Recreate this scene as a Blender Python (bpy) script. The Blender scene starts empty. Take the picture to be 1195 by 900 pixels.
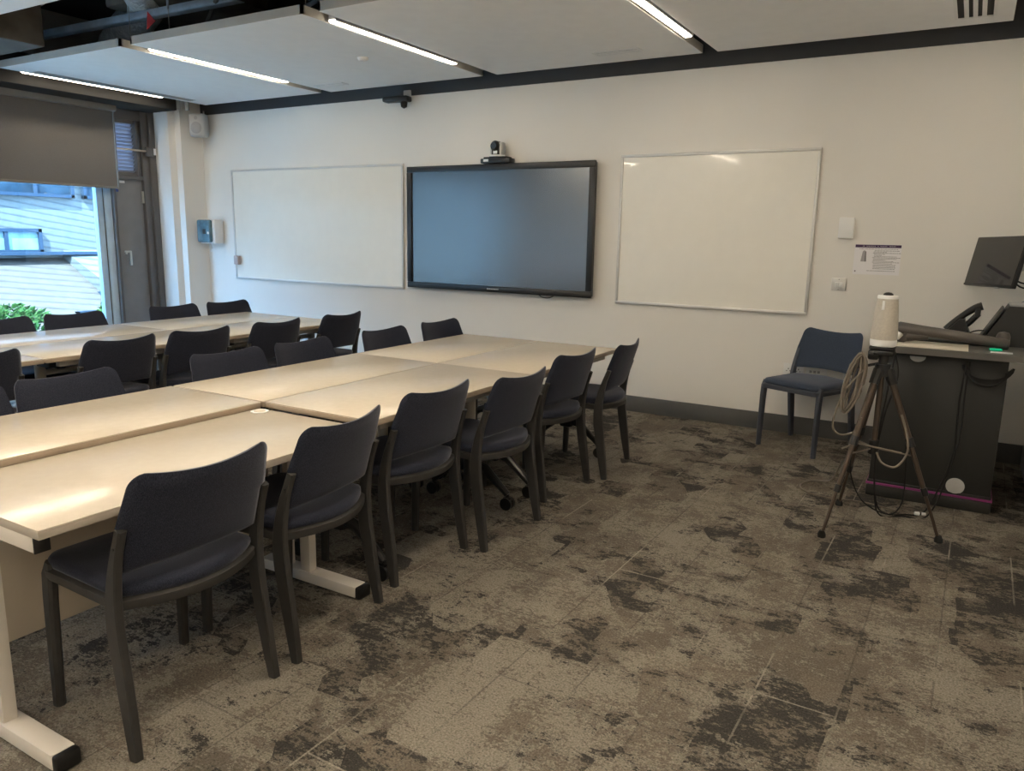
import bpy, bmesh, math, random
from mathutils import Vector, Matrix
random.seed(4)
SC = bpy.context.scene
COL = SC.collection
PI = math.pi

# ------------------------------------------------------------ materials
def mat(name, col, rough=.5, metal=0., bump=0., bscale=200., var=0., vscale=8., col2=None, spec=.5, coat=0.):
    m = bpy.data.materials.new(name); m.use_nodes = True
    nt = m.node_tree; b = nt.nodes['Principled BSDF']
    b.inputs['Base Color'].default_value = (*col, 1)
    b.inputs['Roughness'].default_value = rough
    b.inputs['Metallic'].default_value = metal
    b.inputs['Specular IOR Level'].default_value = spec
    b.inputs['Coat Weight'].default_value = coat
    tc = nt.nodes.new('ShaderNodeTexCoord')
    n = nt.nodes.new('ShaderNodeTexNoise'); n.inputs['Scale'].default_value = vscale; n.inputs['Detail'].default_value = 4
    nt.links.new(tc.outputs['Object'], n.inputs['Vector'])
    r = nt.nodes.new('ShaderNodeValToRGB')
    c2 = col2 or tuple(max(0, c*(1-var)) for c in col)
    c1 = col if col2 else tuple(min(1, c*(1+var)) for c in col)
    r.color_ramp.elements[0].position = .35; r.color_ramp.elements[1].position = .65
    r.color_ramp.elements[0].color = (*c2, 1); r.color_ramp.elements[1].color = (*c1, 1)
    nt.links.new(n.outputs['Fac'], r.inputs['Fac']); nt.links.new(r.outputs['Color'], b.inputs['Base Color'])
    if bump:
        n2 = nt.nodes.new('ShaderNodeTexNoise'); n2.inputs['Scale'].default_value = bscale; n2.inputs['Detail'].default_value = 3
        nt.links.new(tc.outputs['Object'], n2.inputs['Vector'])
        bp = nt.nodes.new('ShaderNodeBump'); bp.inputs['Strength'].default_value = bump; bp.inputs['Distance'].default_value = .002
        nt.links.new(n2.outputs['Fac'], bp.inputs['Height']); nt.links.new(bp.outputs['Normal'], b.inputs['Normal'])
    return m

def emis(name, col, s):
    m = bpy.data.materials.new(name); m.use_nodes = True
    b = m.node_tree.nodes['Principled BSDF']
    b.inputs['Base Color'].default_value = (.8, .8, .8, 1)
    b.inputs['Emission Color'].default_value = (*col, 1); b.inputs['Emission Strength'].default_value = s
    return m

def fabric(name, c1, c2):
    m = bpy.data.materials.new(name); m.use_nodes = True
    nt = m.node_tree; b = nt.nodes['Principled BSDF']
    tc = nt.nodes.new('ShaderNodeTexCoord')
    mp = nt.nodes.new('ShaderNodeMapping'); mp.inputs['Scale'].default_value = (1, 1, 1)
    nt.links.new(tc.outputs['Object'], mp.inputs['Vector'])
    n = nt.nodes.new('ShaderNodeTexNoise'); n.inputs['Scale'].default_value = 430; n.inputs['Detail'].default_value = 2
    mp2 = nt.nodes.new('ShaderNodeMapping'); mp2.inputs['Scale'].default_value = (1.6, 1.6, .35)
    nt.links.new(tc.outputs['Object'], mp2.inputs['Vector']); nt.links.new(mp2.outputs['Vector'], n.inputs['Vector'])
    r = nt.nodes.new('ShaderNodeValToRGB'); r.color_ramp.elements[0].position = .38; r.color_ramp.elements[1].position = .66
    r.color_ramp.elements[0].color = (*c1, 1); r.color_ramp.elements[1].color = (*c2, 1)
    nt.links.new(n.outputs['Fac'], r.inputs['Fac']); nt.links.new(r.outputs['Color'], b.inputs['Base Color'])
    b.inputs['Roughness'].default_value = .95; b.inputs['Specular IOR Level'].default_value = .2
    b.inputs['Sheen Weight'].default_value = .35; b.inputs['Sheen Roughness'].default_value = .4
    b.inputs['Sheen Tint'].default_value = (.62, .63, .72, 1)
    bp = nt.nodes.new('ShaderNodeBump'); bp.inputs['Strength'].default_value = .35; bp.inputs['Distance'].default_value = .001
    nt.links.new(n.outputs['Fac'], bp.inputs['Height']); nt.links.new(bp.outputs['Normal'], b.inputs['Normal'])
    return m

M = {}
M['wall'] = mat('wall_paint', (.76, .735, .69), .75, bump=.08, bscale=90, var=.012, vscale=2)
M['slab'] = mat('dark_soffit', (.030, .028, .028), .8, var=.2)
M['band'] = mat('dark_band', (.034, .035, .038), .7, var=.05)
M['bulk'] = mat('dark_bulkhead', (.014, .0135, .013), .85, var=.05)
M['skirt'] = mat('grey_skirting', (.085, .085, .085), .55, var=.05)
M['raft'] = mat('raft_white', (.88, .88, .87), .8, var=.015)
M['rafted'] = mat('raft_edge', (.50, .485, .45), .7, var=.03)
M['top'] = mat('cream_laminate', (.56, .485, .385), .21, var=.02, vscale=30)
M['topw'] = mat('pale_laminate', (.55, .485, .40), .21, var=.015, vscale=30)
M['edge'] = mat('tan_edge', (.34, .27, .20), .5, var=.05)
M['edgew'] = mat('grey_edge', (.40, .35, .29), .5, var=.04)
M['creammetal'] = mat('cream_metal', (.55, .50, .42), .4, var=.02)
M['whitemetal'] = mat('white_metal', (.68, .63, .57), .35, var=.02)
M['panel'] = mat('beige_panel', (.52, .45, .36), .6, var=.02)
M['black'] = mat('black_plastic', (.006, .006, .0065), .45, var=.2)
M['blackm'] = mat('black_metal', (.009, .009, .0095), .35, var=.1)
M['rubber'] = mat('black_rubber', (.005, .005, .005), .8, var=.2)
M['legs'] = mat('charcoal_plastic', (.029, .0275, .0265), .5, var=.08, vscale=40, bump=.05, bscale=500)
M['legsb'] = mat('slate_plastic', (.050, .056, .075), .5, var=.08, vscale=40)
M['fab'] = fabric('navy_fabric', (.009, .011, .020), (.032, .036, .056))
M['fabb'] = fabric('blue_fabric', (.026, .036, .058), (.060, .077, .112))
M['board'] = mat('whiteboard', (.82, .795, .73), .18, var=.01, coat=.3)
M['alu'] = mat('board_frame', (.62, .61, .59), .35, metal=.3, var=.02)
M['tvframe'] = mat('tv_frame', (.014, .015, .017), .35, var=.05)
M['screen'] = mat('tv_screen', (.019, .027, .040), .20, var=.02, spec=1.)
M['screen'].node_tree.nodes['Principled BSDF'].inputs['IOR'].default_value = 1.9
M['monscreen'] = mat('monitor_screen', (.012, .012, .013), .06, var=.02, spec=.8)
M['whitep'] = mat('white_plastic', (.80, .80, .79), .4, var=.015)
M['greyp'] = mat('grey_plastic', (.45, .45, .44), .45, var=.03)
M['frame'] = mat('dark_window_frame', (.115, .11, .108), .5, var=.04)
M['door'] = mat('door_leaf', (.20, .198, .205), .55, var=.04)
M['blueframe'] = mat('outer_blue_frame', (.52, .66, .80), .35, spec=.0, var=.05)  # blue daylight on the outer frame put into its base colour
M['blueframed'] = mat('outer_blue_frame_shade', (.46, .60, .74), .35, spec=.0, var=.05)  # darker copy: shade put into the same frame colour
M['blind'] = mat('blind_fabric', (.15, .14, .13), .85, bump=.3, bscale=500, var=.06, vscale=120)
M['cass'] = mat('blind_cassette', (.20, .185, .17), .5, var=.03)
M['louvre'] = mat('louvre_slats', (.36, .40, .50), .5, metal=0., var=.05)
M['steel'] = mat('steel', (.55, .53, .49), .35, metal=.8, var=.05)
M['brass'] = mat('pale_bracket', (.55, .46, .36), .4, metal=.4, var=.05)
M['teal'] = mat('teal_smoked_plastic', (.085, .17, .22), .2, var=.25, vscale=14, coat=.4)
M['lect'] = mat('lectern_dark', (.019, .0192, .018), .55, var=.05)
M['lectop'] = mat('lectern_top', (.10, .098, .09), .45, var=.05)
M['lecedge'] = mat('lectern_top_edge', (.105, .10, .092), .5, var=.05)
M['magenta'] = mat('magenta_stripe', (.25, .035, .17), .4, var=.05)
M['paper'] = mat('paper', (.80, .785, .80), .7, var=.01)
M['cream'] = mat('cream_sheet', (.62, .57, .48), .6, var=.01)
M['purple'] = mat('purple_ink', (.05, .02, .075), .6, var=.03)
M['ink'] = mat('grey_ink', (.14, .135, .135), .7, var=.05)
M['inkl'] = mat('light_ink', (.38, .36, .37), .7, var=.05)
M['gunmetal'] = mat('gunmetal_tube', (.088, .078, .072), .45, metal=.35, var=.04)
M['bronze'] = mat('bronze_leg', (.075, .055, .042), .4, metal=.5, var=.08)
M['owl'] = mat('owl_fabric', (.50, .46, .40), .8, bump=.4, bscale=600, var=.05, vscale=90)
M['green'] = emis('green_led', (.0, .55, .25), .35); M['green'].node_tree.nodes['Principled BSDF'].inputs['Base Color'].default_value = (.0, .25, .11, 1)
M['bluem'] = mat('blue_grey_metal', (.10, .135, .18), .45, var=.05)
M['cablebeige'] = mat('beige_cable', (.17, .145, .115), .5, var=.05)
M['cablebrown'] = mat('brown_cable', (.13, .105, .082), .5, var=.05)
M['foil'] = mat('foil_insulation', (.86, .88, .92), .35, metal=.4, bump=1., bscale=38, var=.25, vscale=16)
M['foil'].node_tree.nodes['Bump'].inputs['Distance'].default_value = .03
M['ductb'] = mat('brown_lagging', (.10, .085, .068), .7, var=.3, vscale=5)
M['galv'] = mat('galvanised', (.34, .40, .47), .45, metal=.3, var=.15)
M['red'] = mat('red_tag', (.55, .03, .03), .6, var=.05)
M['navytag'] = mat('blue_tag', (.03, .06, .25), .6, var=.05)
M['strip'] = emis('strip_glow', (1., .86, .67), 18)
M['striprear'] = emis('strip_glow_rear_rows', (1., .86, .66), 74)  # unseen rear rows, strength raised above the visible strips to fill walls and rafts
M['slot'] = mat('vent_slot', (.01, .01, .01), .8)
M['rail'] = mat('vent_grey', (.33, .33, .33), .5, var=.05)
M['eraser'] = mat('eraser_pad', (.45, .36, .33), .7, var=.05)
M['darkglass'] = mat('outer_window_glass', (.018, .030, .042), .35, spec=.0, var=.4, vscale=3)
M['roadglass'] = mat('outer_pale_glass', (.15, .21, .23), .35, spec=.0, var=.2, vscale=3)
M['outframe'] = mat('slate_blue_frame', (.028, .042, .062), .5, spec=.0, var=.05)
M['bark'] = mat('shrub_stem', (.10, .07, .04), .9, var=.2)
M['leaf'] = mat('shrub_leaf', (.022, .055, .014), .7, spec=.0, col2=(.05, .095, .03), vscale=9)
M['grass'] = mat('pale_paving', (.36, .35, .33), .9, col2=(.29, .28, .26), vscale=3)  # ground outside made pale to bounce sunlight up onto the rafts

def shingles(name, c1, c2, rot, sc):
    m = bpy.data.materials.new(name); m.use_nodes = True
    nt = m.node_tree; b = nt.nodes['Principled BSDF']; b.inputs['Roughness'].default_value = .9; b.inputs['Specular IOR Level'].default_value = 0.
    tc = nt.nodes.new('ShaderNodeTexCoord'); mp = nt.nodes.new('ShaderNodeMapping')
    mp.inputs['Rotation'].default_value = (rot, 0, 0)
    nt.links.new(tc.outputs['Object'], mp.inputs['Vector'])
    w = nt.nodes.new('ShaderNodeTexWave'); w.bands_direction = 'Z'; w.wave_profile = 'SAW'
    w.inputs['Scale'].default_value = sc; w.inputs['Distortion'].default_value = .4; w.inputs['Detail'].default_value = 1
    nt.links.new(mp.outputs['Vector'], w.inputs['Vector'])
    r = nt.nodes.new('ShaderNodeValToRGB'); r.color_ramp.elements[0].color = (*c2, 1); r.color_ramp.elements[1].color = (*c1, 1)
    r.color_ramp.elements[0].position = .1; r.color_ramp.elements[1].position = .35
    nt.links.new(w.outputs['Fac'], r.inputs['Fac'])
    n = nt.nodes.new('ShaderNodeTexNoise'); n.inputs['Scale'].default_value = 7; nt.links.new(tc.outputs['Object'], n.inputs['Vector'])
    mx = nt.nodes.new('ShaderNodeMixRGB'); mx.blend_type = 'MULTIPLY'; mx.inputs['Fac'].default_value = .35
    nt.links.new(r.outputs['Color'], mx.inputs['Color1']); nt.links.new(n.outputs['Fac'], mx.inputs['Color2'])
    nt.links.new(mx.outputs['Color'], b.inputs['Base Color'])
    return m
M['shingle'] = shingles('pale_shingles', (.155, .15, .14), (.092, .092, .09), .16, 2.6)
M['tiles'] = shingles('pink_tiles', (.125, .098, .082), (.085, .066, .056), .12, 3.2)

def glass():
    m = bpy.data.materials.new('window_glass'); m.use_nodes = True
    nt = m.node_tree; nt.nodes.remove(nt.nodes['Principled BSDF'])
    t = nt.nodes.new('ShaderNodeBsdfTransparent'); t.inputs['Color'].default_value = (.80, .92, .97, 1)
    g = nt.nodes.new('ShaderNodeBsdfGlossy'); g.inputs['Roughness'].default_value = .02
    mx = nt.nodes.new('ShaderNodeMixShader')
    mx.inputs[0].default_value = .05; nt.links.new(t.outputs[0], mx.inputs[1]); nt.links.new(g.outputs[0], mx.inputs[2])
    nt.links.new(mx.outputs[0], nt.nodes['Material Output'].inputs['Surface'])
    return m
M['glass'] = glass()

def carpet():
    m = bpy.data.materials.new('carpet_planks'); m.use_nodes = True
    nt = m.node_tree; L = nt.links; N = nt.nodes; b = N['Principled BSDF']
    b.inputs['Roughness'].default_value = .97; b.inputs['Specular IOR Level'].default_value = .1
    tc = N.new('ShaderNodeTexCoord')
    def math_(op, a, c, cl=False):
        n = N.new('ShaderNodeMath'); n.operation = op; n.use_clamp = cl
        for i, v in enumerate((a, c)):
            if isinstance(v, (int, float)): n.inputs[i].default_value = v
            elif v is not None: L.new(v, n.inputs[i])
        return n.outputs[0]
    def noise(scale, detail=4, vec=None, rough=.55, sc=None):
        n = N.new('ShaderNodeTexNoise'); n.inputs['Scale'].default_value = scale; n.inputs['Detail'].default_value = detail
        n.inputs['Roughness'].default_value = rough
        v = vec or tc.outputs['Object']
        if sc:
            mp = N.new('ShaderNodeMapping'); mp.inputs['Scale'].default_value = sc; L.new(v, mp.inputs['Vector']); v = mp.outputs['Vector']
        L.new(v, n.inputs['Vector']); return n
    # slightly wandering coordinates
    wn = noise(2.2, 3)
    sub = N.new('ShaderNodeVectorMath'); sub.operation = 'SUBTRACT'; L.new(wn.outputs['Color'], sub.inputs[0]); sub.inputs[1].default_value = (.5, .5, .5)
    scl = N.new('ShaderNodeVectorMath'); scl.operation = 'SCALE'; scl.inputs['Scale'].default_value = .07; L.new(sub.outputs[0], scl.inputs[0])
    add = N.new('ShaderNodeVectorMath'); add.operation = 'ADD'; L.new(tc.outputs['Object'], add.inputs[0]); L.new(scl.outputs[0], add.inputs[1])
    def cells(scale, sc, rnd=1., vec=None, rot=0):
        mp = N.new('ShaderNodeMapping'); mp.inputs['Scale'].default_value = sc; mp.inputs['Rotation'].default_value = (0, 0, rot); L.new(vec or add.outputs[0], mp.inputs['Vector'])
        v = N.new('ShaderNodeTexVoronoi'); v.distance = 'MANHATTAN' if rot else 'CHEBYCHEV'; v.inputs['Scale'].default_value = scale; v.inputs['Randomness'].default_value = rnd
        L.new(mp.outputs['Vector'], v.inputs['Vector'])
        s = N.new('ShaderNodeSeparateColor'); L.new(v.outputs['Color'], s.inputs[0]); return s.outputs
    c1 = cells(2.8, (1.6, 1, 1)); c2 = cells(4.0, (1, 1.9, 1)); c3 = cells(1.9, (1.3, 1, 1), rot=.5)
    n1 = noise(5.4, 7, rough=.68, sc=(1, 1.3, 1)); n2 = noise(30, 6, rough=.82, sc=(.75, 1.25, 1)); n5 = noise(58, 4, rough=.85, sc=(.8, 1.2, 1)); n3 = noise(150, 2, rough=.7)
    # dark areas
    d = math_('ADD', math_('MULTIPLY', c1[0], .34), math_('MULTIPLY', n1.outputs['Fac'], 1.25))
    d = math_('ADD', d, math_('MULTIPLY', c2[0], .16))
    d = math_('ADD', d, math_('MULTIPLY', math_('SUBTRACT', n2.outputs['Fac'], .5), .95))
    d = math_('ADD', d, math_('MULTIPLY', math_('SUBTRACT', n5.outputs['Fac'], .5), 1.0))
    rd = N.new('ShaderNodeValToRGB'); rd.color_ramp.elements[0].position = .455; rd.color_ramp.elements[1].position = .54
    dm = math_('SUBTRACT', d, .485)
    L.new(dm, rd.inputs['Fac'])        # 1 where dark
    # light areas
    n4 = noise(4.2, 6, rough=.68, vec=add.outputs[0], sc=(1.3, 1, 1))
    l = math_('ADD', math_('ADD', math_('MULTIPLY', c3[1], .16), math_('MULTIPLY', c1[2], .20)), math_('MULTIPLY', n4.outputs['Fac'], 1.0))
    l = math_('ADD', l, math_('MULTIPLY', math_('SUBTRACT', n2.outputs['Fac'], .5), .9))
    l = math_('ADD', l, math_('MULTIPLY', math_('SUBTRACT', n5.outputs['Fac'], .5), 1.5))
    rl = N.new('ShaderNodeValToRGB'); rl.color_ramp.elements[0].position = .64; rl.color_ramp.elements[1].position = .74
    L.new(l, rl.inputs['Fac'])
    MID = (.112, .097, .079, 1); LIT = (.218, .197, .164, 1); DRK = (.043, .040, .037, 1)
    mid = N.new('ShaderNodeMixRGB'); L.new(c2[2], mid.inputs['Fac']); mid.inputs['Color1'].default_value = MID; mid.inputs['Color2'].default_value = (.150, .127, .101, 1)
    a = N.new('ShaderNodeMixRGB'); L.new(rl.outputs['Color'], a.inputs['Fac']); L.new(mid.outputs[0], a.inputs['Color1']); a.inputs['Color2'].default_value = LIT
    c = N.new('ShaderNodeMixRGB'); L.new(rd.outputs['Color'], c.inputs['Fac']); L.new(a.outputs[0], c.inputs['Color1']); c.inputs['Color2'].default_value = DRK
    # plank joints: thin lines that come and go
    mp = N.new('ShaderNodeMapping'); mp.inputs['Rotation'].default_value = (0, 0, PI/2+.012); L.new(tc.outputs['Object'], mp.inputs['Vector'])
    def bricks(mort):
        br = N.new('ShaderNodeTexBrick'); br.inputs['Scale'].default_value = 1; br.inputs['Mortar Size'].default_value = mort
        br.inputs['Brick Width'].default_value = 1.0; br.inputs['Row Height'].default_value = .25; br.inputs['Mortar Smooth'].default_value = .2
        br.offset = .37; L.new(mp.outputs['Vector'], br.inputs['Vector']); return br
    br = bricks(.0035)
    nj = noise(1.7, 2)
    gate = N.new('ShaderNodeValToRGB'); gate.color_ramp.elements[0].position = .50; gate.color_ramp.elements[1].position = .56; L.new(nj.outputs['Fac'], gate.inputs['Fac'])
    jm = math_('MULTIPLY', math_('MULTIPLY', br.outputs['Fac'], gate.outputs['Color']), .62)
    e = N.new('ShaderNodeMixRGB'); L.new(jm, e.inputs['Fac']); L.new(c.outputs[0], e.inputs['Color1']); e.inputs['Color2'].default_value = (.31, .28, .235, 1)
    nj2 = noise(2.1, 2, sc=(1, 1, 1)); 
    g2 = N.new('ShaderNodeValToRGB'); g2.color_ramp.elements[0].position = .44; g2.color_ramp.elements[1].position = .40
    g2.color_ramp.elements[0].color = (1, 1, 1, 1); g2.color_ramp.elements[1].color = (0, 0, 0, 1)
    L.new(nj2.outputs['Fac'], g2.inputs['Fac'])
    jm2 = math_('MULTIPLY', math_('MULTIPLY', br.outputs['Fac'], math_('SUBTRACT', 1, g2.outputs['Color'])), .42)
    e2 = N.new('ShaderNodeMixRGB'); L.new(jm2, e2.inputs['Fac']); L.new(e.outputs[0], e2.inputs['Color1']); e2.inputs['Color2'].default_value = (.05, .045, .04, 1)
    # pile speckle
    sp = N.new('ShaderNodeMapRange'); L.new(n3.outputs['Fac'], sp.inputs['Value']); sp.inputs['From Min'].default_value = .3; sp.inputs['From Max'].default_value = .7
    sp.inputs['To Min'].default_value = .58; sp.inputs['To Max'].default_value = 1.38
    fm = N.new('ShaderNodeVectorMath'); fm.operation = 'SCALE'; L.new(e2.outputs[0], fm.inputs[0]); L.new(sp.outputs[0], fm.inputs['Scale'])
    L.new(fm.outputs[0], b.inputs['Base Color'])
    bp = N.new('ShaderNodeBump'); bp.inputs['Strength'].default_value = .5; bp.inputs['Distance'].default_value = .004
    L.new(n3.outputs['Fac'], bp.inputs['Height']); L.new(bp.outputs['Normal'], b.inputs['Normal'])
    return m
M['carpet'] = carpet()

# ------------------------------------------------------------ mesh helpers
class MB:
    def __init__(s): s.bm = bmesh.new(); s.ang = 35
    def _merge(s, t, mx=None):
        if mx: bmesh.ops.transform(t, matrix=mx, verts=t.verts)
        me = bpy.data.meshes.new('tmp'); t.to_mesh(me); t.free(); s.bm.from_mesh(me); bpy.data.meshes.remove(me)
    def box(s, c, d, bev=0., mx=None, seg=2, rz=0, ry=0, rx=0):
        t = bmesh.new(); bmesh.ops.create_cube(t, size=1)
        bmesh.ops.scale(t, vec=d, verts=t.verts)
        if bev: bmesh.ops.bevel(t, geom=list(t.edges), offset=bev, segments=seg, profile=.5, affect='EDGES')
        R = Matrix.Translation(c) @ Matrix.Rotation(rz, 4, 'Z') @ Matrix.Rotation(ry, 4, 'Y') @ Matrix.Rotation(rx, 4, 'X')
        s._merge(t, (mx @ R) if mx else R); return s
    def span(s, a, b, bev=0., **k):
        a = Vector(a); b = Vector(b); d = b-a
        return s.box((a+b)/2, [abs(v) for v in d], bev, **k)
    def tube(s, pts, r, seg=8, caps=True, mx=None):
        pts = [Vector(p) for p in pts]; n = len(pts)
        rs = r if isinstance(r, (list, tuple)) else [r]*n
        t = bmesh.new(); rings = []
        up = None
        for i, p in enumerate(pts):
            d = (pts[min(i+1, n-1)] - pts[max(i-1, 0)]).normalized()
            if up is None: up = d.orthogonal().normalized()
            else:
                up = (up - d*up.dot(d)); up = up.normalized() if up.length > 1e-6 else d.orthogonal().normalized()
            v = d.cross(up)
            rings.append([t.verts.new(p + (up*math.cos(2*PI*k/seg) + v*math.sin(2*PI*k/seg))*rs[i]) for k in range(seg)])
        for a, b in zip(rings, rings[1:]):
            for k in range(seg): t.faces.new((a[k], a[(k+1) % seg], b[(k+1) % seg], b[k]))
        if caps: t.faces.new(rings[0][::-1]); t.faces.new(rings[-1])
        bmesh.ops.recalc_face_normals(t, faces=t.faces); s._merge(t, mx); return s
    def lathe(s, prof, c=(0, 0, 0), seg=24, mx=None):
        t = bmesh.new(); rings = []
        for r, z in prof:
            rings.append([t.verts.new((max(r, 1e-4)*math.cos(2*PI*k/seg), max(r, 1e-4)*math.sin(2*PI*k/seg), z)) for k in range(seg)])
        for a, b in zip(rings, rings[1:]):
            for k in range(seg): t.faces.new((a[k], a[(k+1) % seg], b[(k+1) % seg], b[k]))
        t.faces.new(rings[0][::-1]); t.faces.new(rings[-1])
        bmesh.ops.recalc_face_normals(t, faces=t.faces)
        R = Matrix.Translation(c); s._merge(t, R @ mx if mx else R); return s
    def cyl(s, a, b, r, seg=20, bev=0):
        return s.tube([a, b], r, seg)
    def prism(s, poly, h, mx=None):      # polygon in XY extruded 0..h along Z
        t = bmesh.new(); A = [t.verts.new((x, y, 0)) for x, y in poly]; B = [t.verts.new((x, y, h)) for x, y in poly]
        n = len(poly); t.faces.new(A[::-1]); t.faces.new(B)
        for i in range(n): t.faces.new((A[i], A[(i+1) % n], B[(i+1) % n], B[i]))
        bmesh.ops.recalc_face_normals(t, faces=t.faces); s._merge(t, mx); return s
    def rings(s, rs):                     # stack of closed outlines with the same count
        t = bmesh.new(); R = [[t.verts.new(p) for p in r] for r in rs]; n = len(rs[0])
        for a, b in zip(R, R[1:]):
            for k in range(n): t.faces.new((a[k], a[(k+1) % n], b[(k+1) % n], b[k]))
        t.faces.new(R[0][::-1]); t.faces.new(R[-1])
        bmesh.ops.recalc_face_normals(t, faces=t.faces); s._merge(t); return s
    def limb(s, pts, w, ds, bev=.006):    # path in the YZ plane at given x; rectangular section, w along X, ds = depth at each point
        t = bmesh.new(); R = []; n = len(pts)
        for i, (x, y, z) in enumerate(pts):
            p0 = Vector(pts[max(i-1, 0)]); p1 = Vector(pts[min(i+1, n-1)]); d = (p1-p0).normalized()
            nv = Vector((0, d.z, -d.y)).normalized(); xv = Vector((1, 0, 0)); c = Vector((x, y, z)); h = ds[i]/2; ww = w/2; q = bev
            sec = [(-ww+q, -h), (ww-q, -h), (ww, -h+q), (ww, h-q), (ww-q, h), (-ww+q, h), (-ww, h-q), (-ww, -h+q)]
            R.append([c + xv*a + nv*b for a, b in sec])
        s.bm_rings(t, R); s._merge(t); return s
    @staticmethod
    def bm_rings(t, rs):
        R = [[t.verts.new(p) for p in r] for r in rs]; n = len(rs[0])
        for a, b in zip(R, R[1:]):
            for k in range(n): t.faces.new((a[k], a[(k+1) % n], b[(k+1) % n], b[k]))
        t.faces.new(R[0][::-1]); t.faces.new(R[-1]); bmesh.ops.recalc_face_normals(t, faces=t.faces)
    def build(s, name, m, parent=None, loc=(0, 0, 0), ang=None, label=None, kind=None):
        me = bpy.data.meshes.new(name); s.bm.to_mesh(me); s.bm.free()
        me.materials.append(m)
        for p in me.polygons: p.use_smooth = True
        me.set_sharp_from_angle(angle=math.radians(ang or s.ang))
        o = bpy.data.objects.new(name, me); COL.objects.link(o); o.location = loc
        if parent: o.parent = parent
        if label: o['label'] = label
        if kind: o['kind'] = kind
        return o

def tag(o, label, cat, group=None, kind=None):
    o['label'] = label; o['category'] = cat
    if group: o['group'] = group
    if kind: o['kind'] = kind
    return o
def empty(name, loc=(0, 0, 0), rz=0):
    o = bpy.data.objects.new(name, None); COL.objects.link(o); o.location = loc; o.rotation_euler = (0, 0, rz)
    o.empty_display_size = .05; return o
def struct(o): o['kind'] = 'structure'; return o
def kids(o): return [c for c in COL.objects if c.parent == o]
def copy_tree(o, parent=None):
    ch = kids(o); c = o.copy(); COL.objects.link(c)
    if parent: c.parent = parent
    for k in ch: copy_tree(k, c)
    return c
def spline(pts, n=10):
    P = [Vector(p) for p in pts]; P = [P[0]*2-P[1]] + P + [P[-1]*2-P[-2]]; out = []
    for i in range(1, len(P)-2):
        a, b, c, d = P[i-1:i+3]
        for k in range(n):
            t = k/n
            out.append(.5*((2*b)+(c-a)*t+(2*a-5*b+4*c-d)*t*t+(3*b-a-3*c+d)*t**3))
    out.append(P[-2]); return out

# ------------------------------------------------------------ room shell
XL, XR, YB, YN, ZC = -6.25, 2.36, 0., -8.6, 3.55
struct(MB().span((-6.6, YN-.2, -.12), (XR+.2, .2, 0)).build('floor', M['carpet']))
struct(MB().span((-6.6, YN-.2, ZC), (XR+.2, .2, ZC+.2)).build('ceiling', M['slab']))
struct(MB().span((-6.6, 0, 0), (XR+.2, .2, ZC)).build('wall_back', M['wall']))
struct(MB().span((XR, YN, 0), (XR+.2, 0, ZC)).build('wall_right', M['wall']))
struct(MB().span((-6.6, YN-.2, 0), (XR+.2, YN, ZC)).build('wall_rear', M['wall']))
# left wall: corner pier beside the window, narrow pier at the far end behind the camera, sill wall
w = MB()
w.prism([(-6.6, .0), (-6.6, -.35), (-5.90, -.35), (-5.88, -.28), (-5.80, -.27), (-5.78, 0)], ZC)
w.span((-6.5, -.35, 2.78), (-6.2, YN, ZC)); w.span((-6.5, YN, 0), (-6.2, -7.6, 2.78))
struct(w.build('wall_left', M['wall']))
struct(MB().span((-5.78, -.012, 2.722), (XR, 0, ZC), .002).build('trim_1', M['band']))
struct(MB().span((XR-.012, YN, 2.722), (XR, -.012, ZC), .002).build('trim_2', M['band']))
struct(MB().span((-6.2, YN, 2.72), (-5.69, -.38, 3.0), .004).build('trim_3', M['bulk']))
struct(MB().span((-5.78, -.014, 0), (XR, 0, .135), .004).build('baseboard_back', M['skirt']))
struct(MB().span((XR-.014, YN, 0), (XR, -.014, .135), .004).build('baseboard_right', M['skirt']))
struct(MB().span((-6.2, YN+.0, 0), (XR-.014, YN+.014, .135), .004).build('baseboard_rear', M['skirt']))

# window wall : glazing, frame, door leaf with louvre above
fx0, fx1 = -6.28, -6.20
win = struct(MB().span((fx0, -7.6, 2.68), (fx1, -.35, 2.78), .003).span((fx0, -7.6, 0), (fx1, -.88, .10), .003)
             .span((fx0-.02, -.965, .0), (fx0+.03, -.945, 2.68), .001).span((fx0+.045, -.87, .0), (fx1+.02, -.84, 2.68), .004).span((fx0, -7.6, .1), (fx1, -7.54, 2.68), .003)
             .span((fx0, -4.3, .1), (fx1, -4.22, 2.68), .003).build('window_1', M['frame']))
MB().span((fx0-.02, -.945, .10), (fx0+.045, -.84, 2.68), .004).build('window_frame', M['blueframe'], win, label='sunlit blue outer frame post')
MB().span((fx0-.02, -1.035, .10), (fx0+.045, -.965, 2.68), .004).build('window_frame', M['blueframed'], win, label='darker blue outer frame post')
MB().span((fx0+.03, -7.54, .10), (fx0+.036, -4.3, 2.68)).build('window_pane', M['glass'], win)
MB().span((fx0+.03, -4.22, .10), (fx0+.036, -1.035, 2.68)).build('window_pane', M['glass'], win)
dr = struct(MB().span((fx0, -.50, 0), (fx1+.03, -.42, 2.78), .004).span((fx0, -.42, 0), (fx1+.06, -.35, 2.78), .004)
            .span((fx0, -.84, 2.62), (fx1+.02, -.50, 2.78), .004).span((fx0, -.84, 1.985), (fx1+.02, -.50, 2.03), .004)
            .span((fx0, -.84, 0), (fx1+.02, -.50, .05), .004).span((fx0, -.545, 2.0), (fx1, -.49, 2.64), .002).build('door_1', M['frame']))
MB().span((fx0+.01, -.835, .05), (fx1-.01, -.505, 1.985), .004).build('door_leaf', M['door'], dr)
h = MB().box((fx1+.02, -.775, 1.18), (.02, .02, .02), .003).box((fx1+.035, -.765, 1.20), (.018, .075, .022), .005).box((fx1+.035, -.735, 1.13), (.018, .028, .16), .006)
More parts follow.
